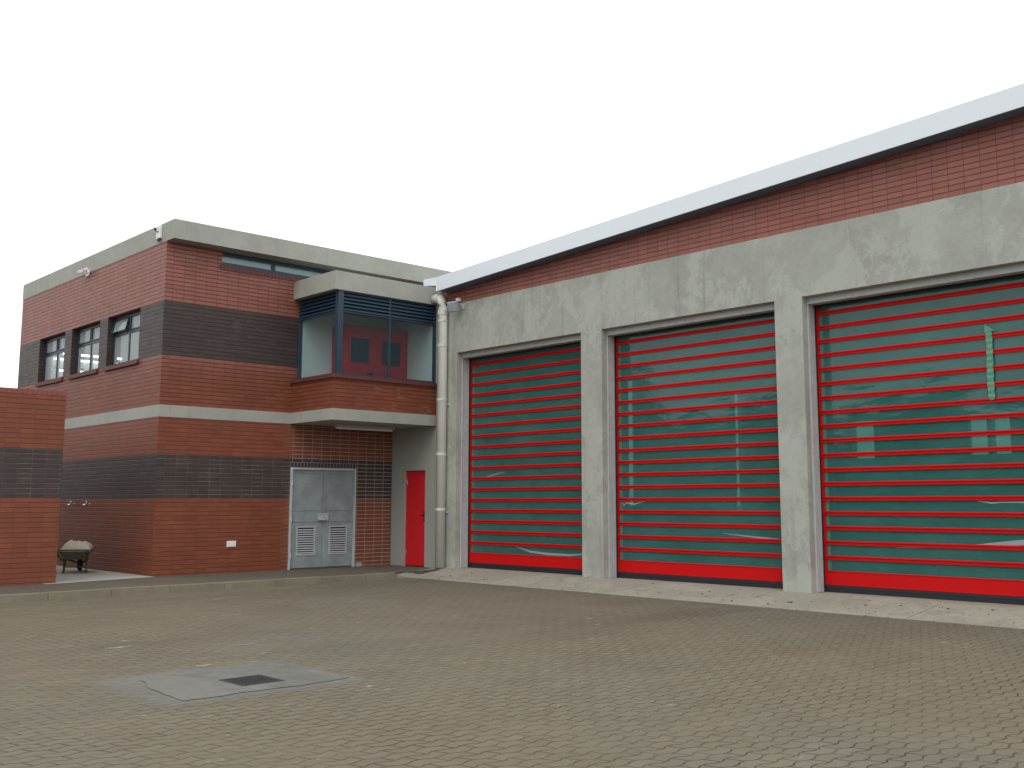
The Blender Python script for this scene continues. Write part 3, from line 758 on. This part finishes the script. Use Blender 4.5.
# torn protective film on the door panels
def film(pts, wds, label, di):
    m = MB(); v = []
    for (y, z), w in zip(pts, wds): w *= 1.3; v.append(((XL-.006, y, z+w/2), (XL-.006, y, z-w/2)))
    for k in range(len(v)-1):
        (a, b), (c, d) = v[k], v[k+1]
        m.hexa([a, b, d, c] + [(q[0]+.0015, q[1], q[2]) for q in (a, b, d, c)])
    tag(m.build('plastic_film', 'film', merge=False), label, 'plastic film', 'torn plastic film on the doors')
film([(-8.9, .99), (-9.3, .955), (-9.7, .93), (-10.02, .90), (-10.10, .83), (-10.12, .75)], [.004, .014, .022, .034, .03, .006], 'torn clear film curling near the lower right corner of the middle door', 1)
film([(-6.66, 1.52), (-6.70, 1.44), (-6.74, 1.50), (-6.95, 1.47), (-7.3, 1.55), (-7.42, 1.60)], [.02, .03, .02, .016, .01, .003], 'wisp of torn clear film at the left edge of the middle door', 1)
film([(-3.75, .62), (-4.2, .53), (-4.7, .50), (-5.3, .50), (-5.8, .54)], [.006, .03, .035, .03, .01], 'crease of loose film low on the leftmost door', 0)
film([(-12.0, .84), (-12.6, .865), (-13.2, .90), (-13.75, .955), (-14.2, 1.0)], [.003, .014, .03, .055, .05], 'long curved strip of loose film low on the right-hand door', 2)
film([(-13.25, 1.52), (-13.45, 1.49), (-13.6, 1.50), (-13.9, 1.50), (-14.2, 1.47)], [.004, .02, .012, .02, .01], 'short forked strip of torn film on the right half of the right-hand door', 2)
film([(-2.42, 1.98), (-2.75, 2.02), (-3.2, 2.10), (-3.45, 2.13)], [.01, .02, .012, .003], 'faint wisp of film at the left edge of the leftmost door', 0)

# ------------------------------------------------------------------ wheelbarrow
wb = empty('wheelbarrow', (-6.19, 2.1, .124), 'battered green wheelbarrow on the concrete slab between the screen wall and the office', 'wheelbarrow')
B = Matrix.Translation((-6.17, 2.05, .124)) @ Matrix.Rotation(R(-27), 4, 'Z')   # local +Y = forwards to the wheel
def T(*p): return tuple(B @ Vector(p))
tray = MB()
bot = [(-.19, -.16, .27), (.19, -.16, .27), (.15, .42, .27), (-.15, .42, .27)]
top = [(-.31, -.28, .46), (.31, -.28, .46), (.27, .66, .48), (-.27, .66, .48)]
bi = [(x*.94, y+.012*(1 if y < 0 else -1), z+.012) for x, y, z in bot]; ti = [(x*.955, y+.015*(1 if y < 0 else -1), z) for x, y, z in top]
def q4(*k): tray.face(*[T(*p) for p in k])
q4(bot[3], bot[2], bot[1], bot[0]); q4(*bi)
for k in range(4):
    l = (k+1) % 4; q4(bot[k], bot[l], top[l], top[k]); q4(bi[l], bi[k], ti[k], ti[l]); q4(top[k], top[l], ti[l], ti[k])
part(tray, 'tray', 'barrow', wb)
part(MB().tube([T(*p) for p in top]+[T(*top[0])], .012, 8), 'rim', 'barrowleg', wb)
for s in (-1, 1):
    part(MB().tube([T(s*.07, .72, .17), T(s*.17, .30, .25), T(s*.24, -.20, .27), T(s*.27, -.55, .40)], .018, 10), 'handle', 'barrowleg', wb)
    part(MB().tube([T(s*.27, -.53, .395), T(s*.28, -.68, .445)], .026, 10), 'grip', 'tyre', wb)
    part(MB().tube([T(s*.21, -.05, .27), T(s*.205, -.10, .03), T(s*.205, -.14, .012), T(s*.205, -.02, .012), T(s*.19, .08, .27)], .015, 10), 'leg', 'barrowleg', wb)
part(MB().tube([T(-.205, -.09, .12), T(.205, -.09, .12)], .010, 8), 'brace', 'barrowleg', wb)
wh = MB(); c = Vector((0, .72, .17)); N = 28
ringv = [[T(0+math.cos(t)*.042, c.y+(.128+math.sin(t)*.042)*math.cos(p), c.z+(.128+math.sin(t)*.042)*math.sin(p)) for t in [2*math.pi*k/10 for k in range(10)]] for p in [2*math.pi*k/N for k in range(N)]]
for i in range(N):
    for k in range(10): wh.face(ringv[i][k], ringv[i][(k+1) % 10], ringv[(i+1) % N][(k+1) % 10], ringv[(i+1) % N][k])
wo = part(wh, 'wheel', 'tyre', wb, smooth=True)
part2(MB().tube([T(-.03, .72, .17), T(.03, .72, .17)], .10, 16), 'rim', 'barrowleg', wo); part2(MB().tube([T(-.09, .72, .17), T(.09, .72, .17)], .012, 8), 'axle', 'chrome', wo)
cm = MB(); NX, NY = 13, 17; hgt = {}
for i in range(NX):
    for j in range(NY):
        u, v = i/(NX-1)*2-1, j/(NY-1)
        yy = -.27+v*.91; hw = .295-.03*v
        e = (1-abs(u)**3)*(1-abs(2*v-1)**4)
        lump = .03*(1-abs(u)**4)*(1-abs(2*v-1)**6) + .17*e*(.75+.35*math.sin(3.1*u+1.3)*math.cos(4.2*v+.5)+.2*math.sin(9*u)*math.sin(11*v)) + random.uniform(-.006, .006)*e
        hgt[i, j] = T(u*hw, yy, .462+.012*v+lump)
for i in range(NX-1):
    for j in range(NY-1): cm.face(hgt[i, j], hgt[i+1, j], hgt[i+1, j+1], hgt[i, j+1])
rim_ = [hgt[i, 0] for i in range(NX)]+[hgt[NX-1, j] for j in range(1, NY)]+[hgt[i, NY-1] for i in range(NX-2, -1, -1)]+[hgt[0, j] for j in range(NY-2, 0, -1)]
for k in range(len(rim_)):
    a, b = rim_[k], rim_[(k+1) % len(rim_)]; cm.face(b, a, (a[0], a[1], a[2]-.03), (b[0], b[1], b[2]-.03))
tag(cm.build('cement_sack', 'cement', smooth=True), 'heaped pale cement sack lying in the wheelbarrow tray', 'cement sack')

# ------------------------------------------------------------------ far-off wood beyond the yard (mirrored in the glass)
wd = MB()
rr = random.Random(3)
for k in range(150):
    az = R(96 + 112*k/150 + rr.uniform(-.5, .5)); dist = rr.uniform(56, 72)
    h = 6.5 + 3.5*math.sin(k*.23)**2 + rr.uniform(-1.2, 2.2)
    cx, cy = -14 + dist*math.cos(az), -19 + dist*math.sin(az); rad = rr.uniform(2.2, 3.6)
    for q in range(150):
        t, p = rr.uniform(0, 6.283), rr.uniform(-1, 1); rr_ = rad*rr.uniform(.5, 1)**.5
        cxx = cx+rr_*math.cos(t)*math.sqrt(1-p*p); cyy = cy+rr_*math.sin(t)*math.sqrt(1-p*p); czz = h*.52+p*h*.48
        sz = rr.uniform(.25, .55); A = Vector((rr.uniform(-1, 1), rr.uniform(-1, 1), rr.uniform(-1, 1))).normalized()*sz; Bv = A.orthogonal().normalized()*sz
        c_ = Vector((cxx, cyy, czz)); wd.face(c_-A-Bv*.6, c_+A-Bv*.6, c_+A*.6+Bv, c_-A*.6+Bv)
wo_ = MAT['leaf'] = paint('dark_foliage', (.045, .075, .035), .8, 0, .4, .6)
tag(wd.build('woodland', 'leaf', merge=False), 'far-off belt of dark green trees beyond the yard, mirrored in the door panels', 'woodland', kind='stuff')

# ------------------------------------------------------------------ light
w = bpy.data.worlds.new('World'); scene.world = w; w.use_nodes = True; nt = w.node_tree
bg = nt.nodes['Background']
sky = nt.nodes.new('ShaderNodeTexSky'); sky.sky_type = 'NISHITA'; sky.sun_disc = False
SUN = Vector((-1.0, -.75, 1.5)).normalized()
sky.sun_elevation = math.asin(SUN.z); sky.sun_rotation = math.atan2(SUN.x, SUN.y)
sky.air_density = 1; sky.dust_density = 5
sc_ = nt.nodes.new('ShaderNodeVectorMath'); sc_.operation = 'SCALE'; sc_.inputs['Scale'].default_value = .10
nt.links.new(sky.outputs[0], sc_.inputs[0])
mx = nt.nodes.new('ShaderNodeMix'); mx.data_type = 'RGBA'; mx.inputs[0].default_value = .90
nt.links.new(sc_.outputs[0], mx.inputs[6]); mx.inputs[7].default_value = (1.40, 1.44, 1.46, 1)   # thick white cloud
nt.links.new(mx.outputs[2], bg.inputs[0]); bg.inputs[1].default_value = 1.0
sd = bpy.data.lights.new('sun', 'SUN'); sd.energy = .8; sd.angle = R(35); sd.color = (1, .97, .93)
so_ = bpy.data.objects.new('sun', sd); col.objects.link(so_); so_.rotation_euler = SUN.to_track_quat('Z', 'Y').to_euler()

# ------------------------------------------------------------------ camera
cd = bpy.data.cameras.new('camera'); cam = bpy.data.objects.new('camera', cd); col.objects.link(cam)
yaw, pitch, roll = R(46.28312861871121), R(7.5194476267639105), R(-0.05412065227338043)
fwv = Vector((math.cos(yaw)*math.cos(pitch), math.sin(yaw)*math.cos(pitch), math.sin(pitch)))
r_ = Vector((math.sin(yaw), -math.cos(yaw), 0)); u_ = r_.cross(fwv)
r2 = r_*math.cos(roll)+u_*math.sin(roll); u2 = -r_*math.sin(roll)+u_*math.cos(roll)
Mc = Matrix((r2, u2, -fwv)).transposed().to_4x4(); Mc.translation = (-14.150868, -19.657236, 1.5)
cam.matrix_world = Mc
cd.sensor_width = 36; cd.lens = 1047.796/1024*36; cd.shift_x = -(538.995-512)/1024; cd.shift_y = (364.367-384)/1024
cd.clip_end = 1500; cd.clip_start = .05
scene.camera = cam
scene.render.engine = 'CYCLES'
scene.render.resolution_x, scene.render.resolution_y = 1024, 768
vs = scene.view_settings; vs.view_transform = 'Standard'; vs.look = 'None'; vs.exposure = 0; vs.gamma = 1
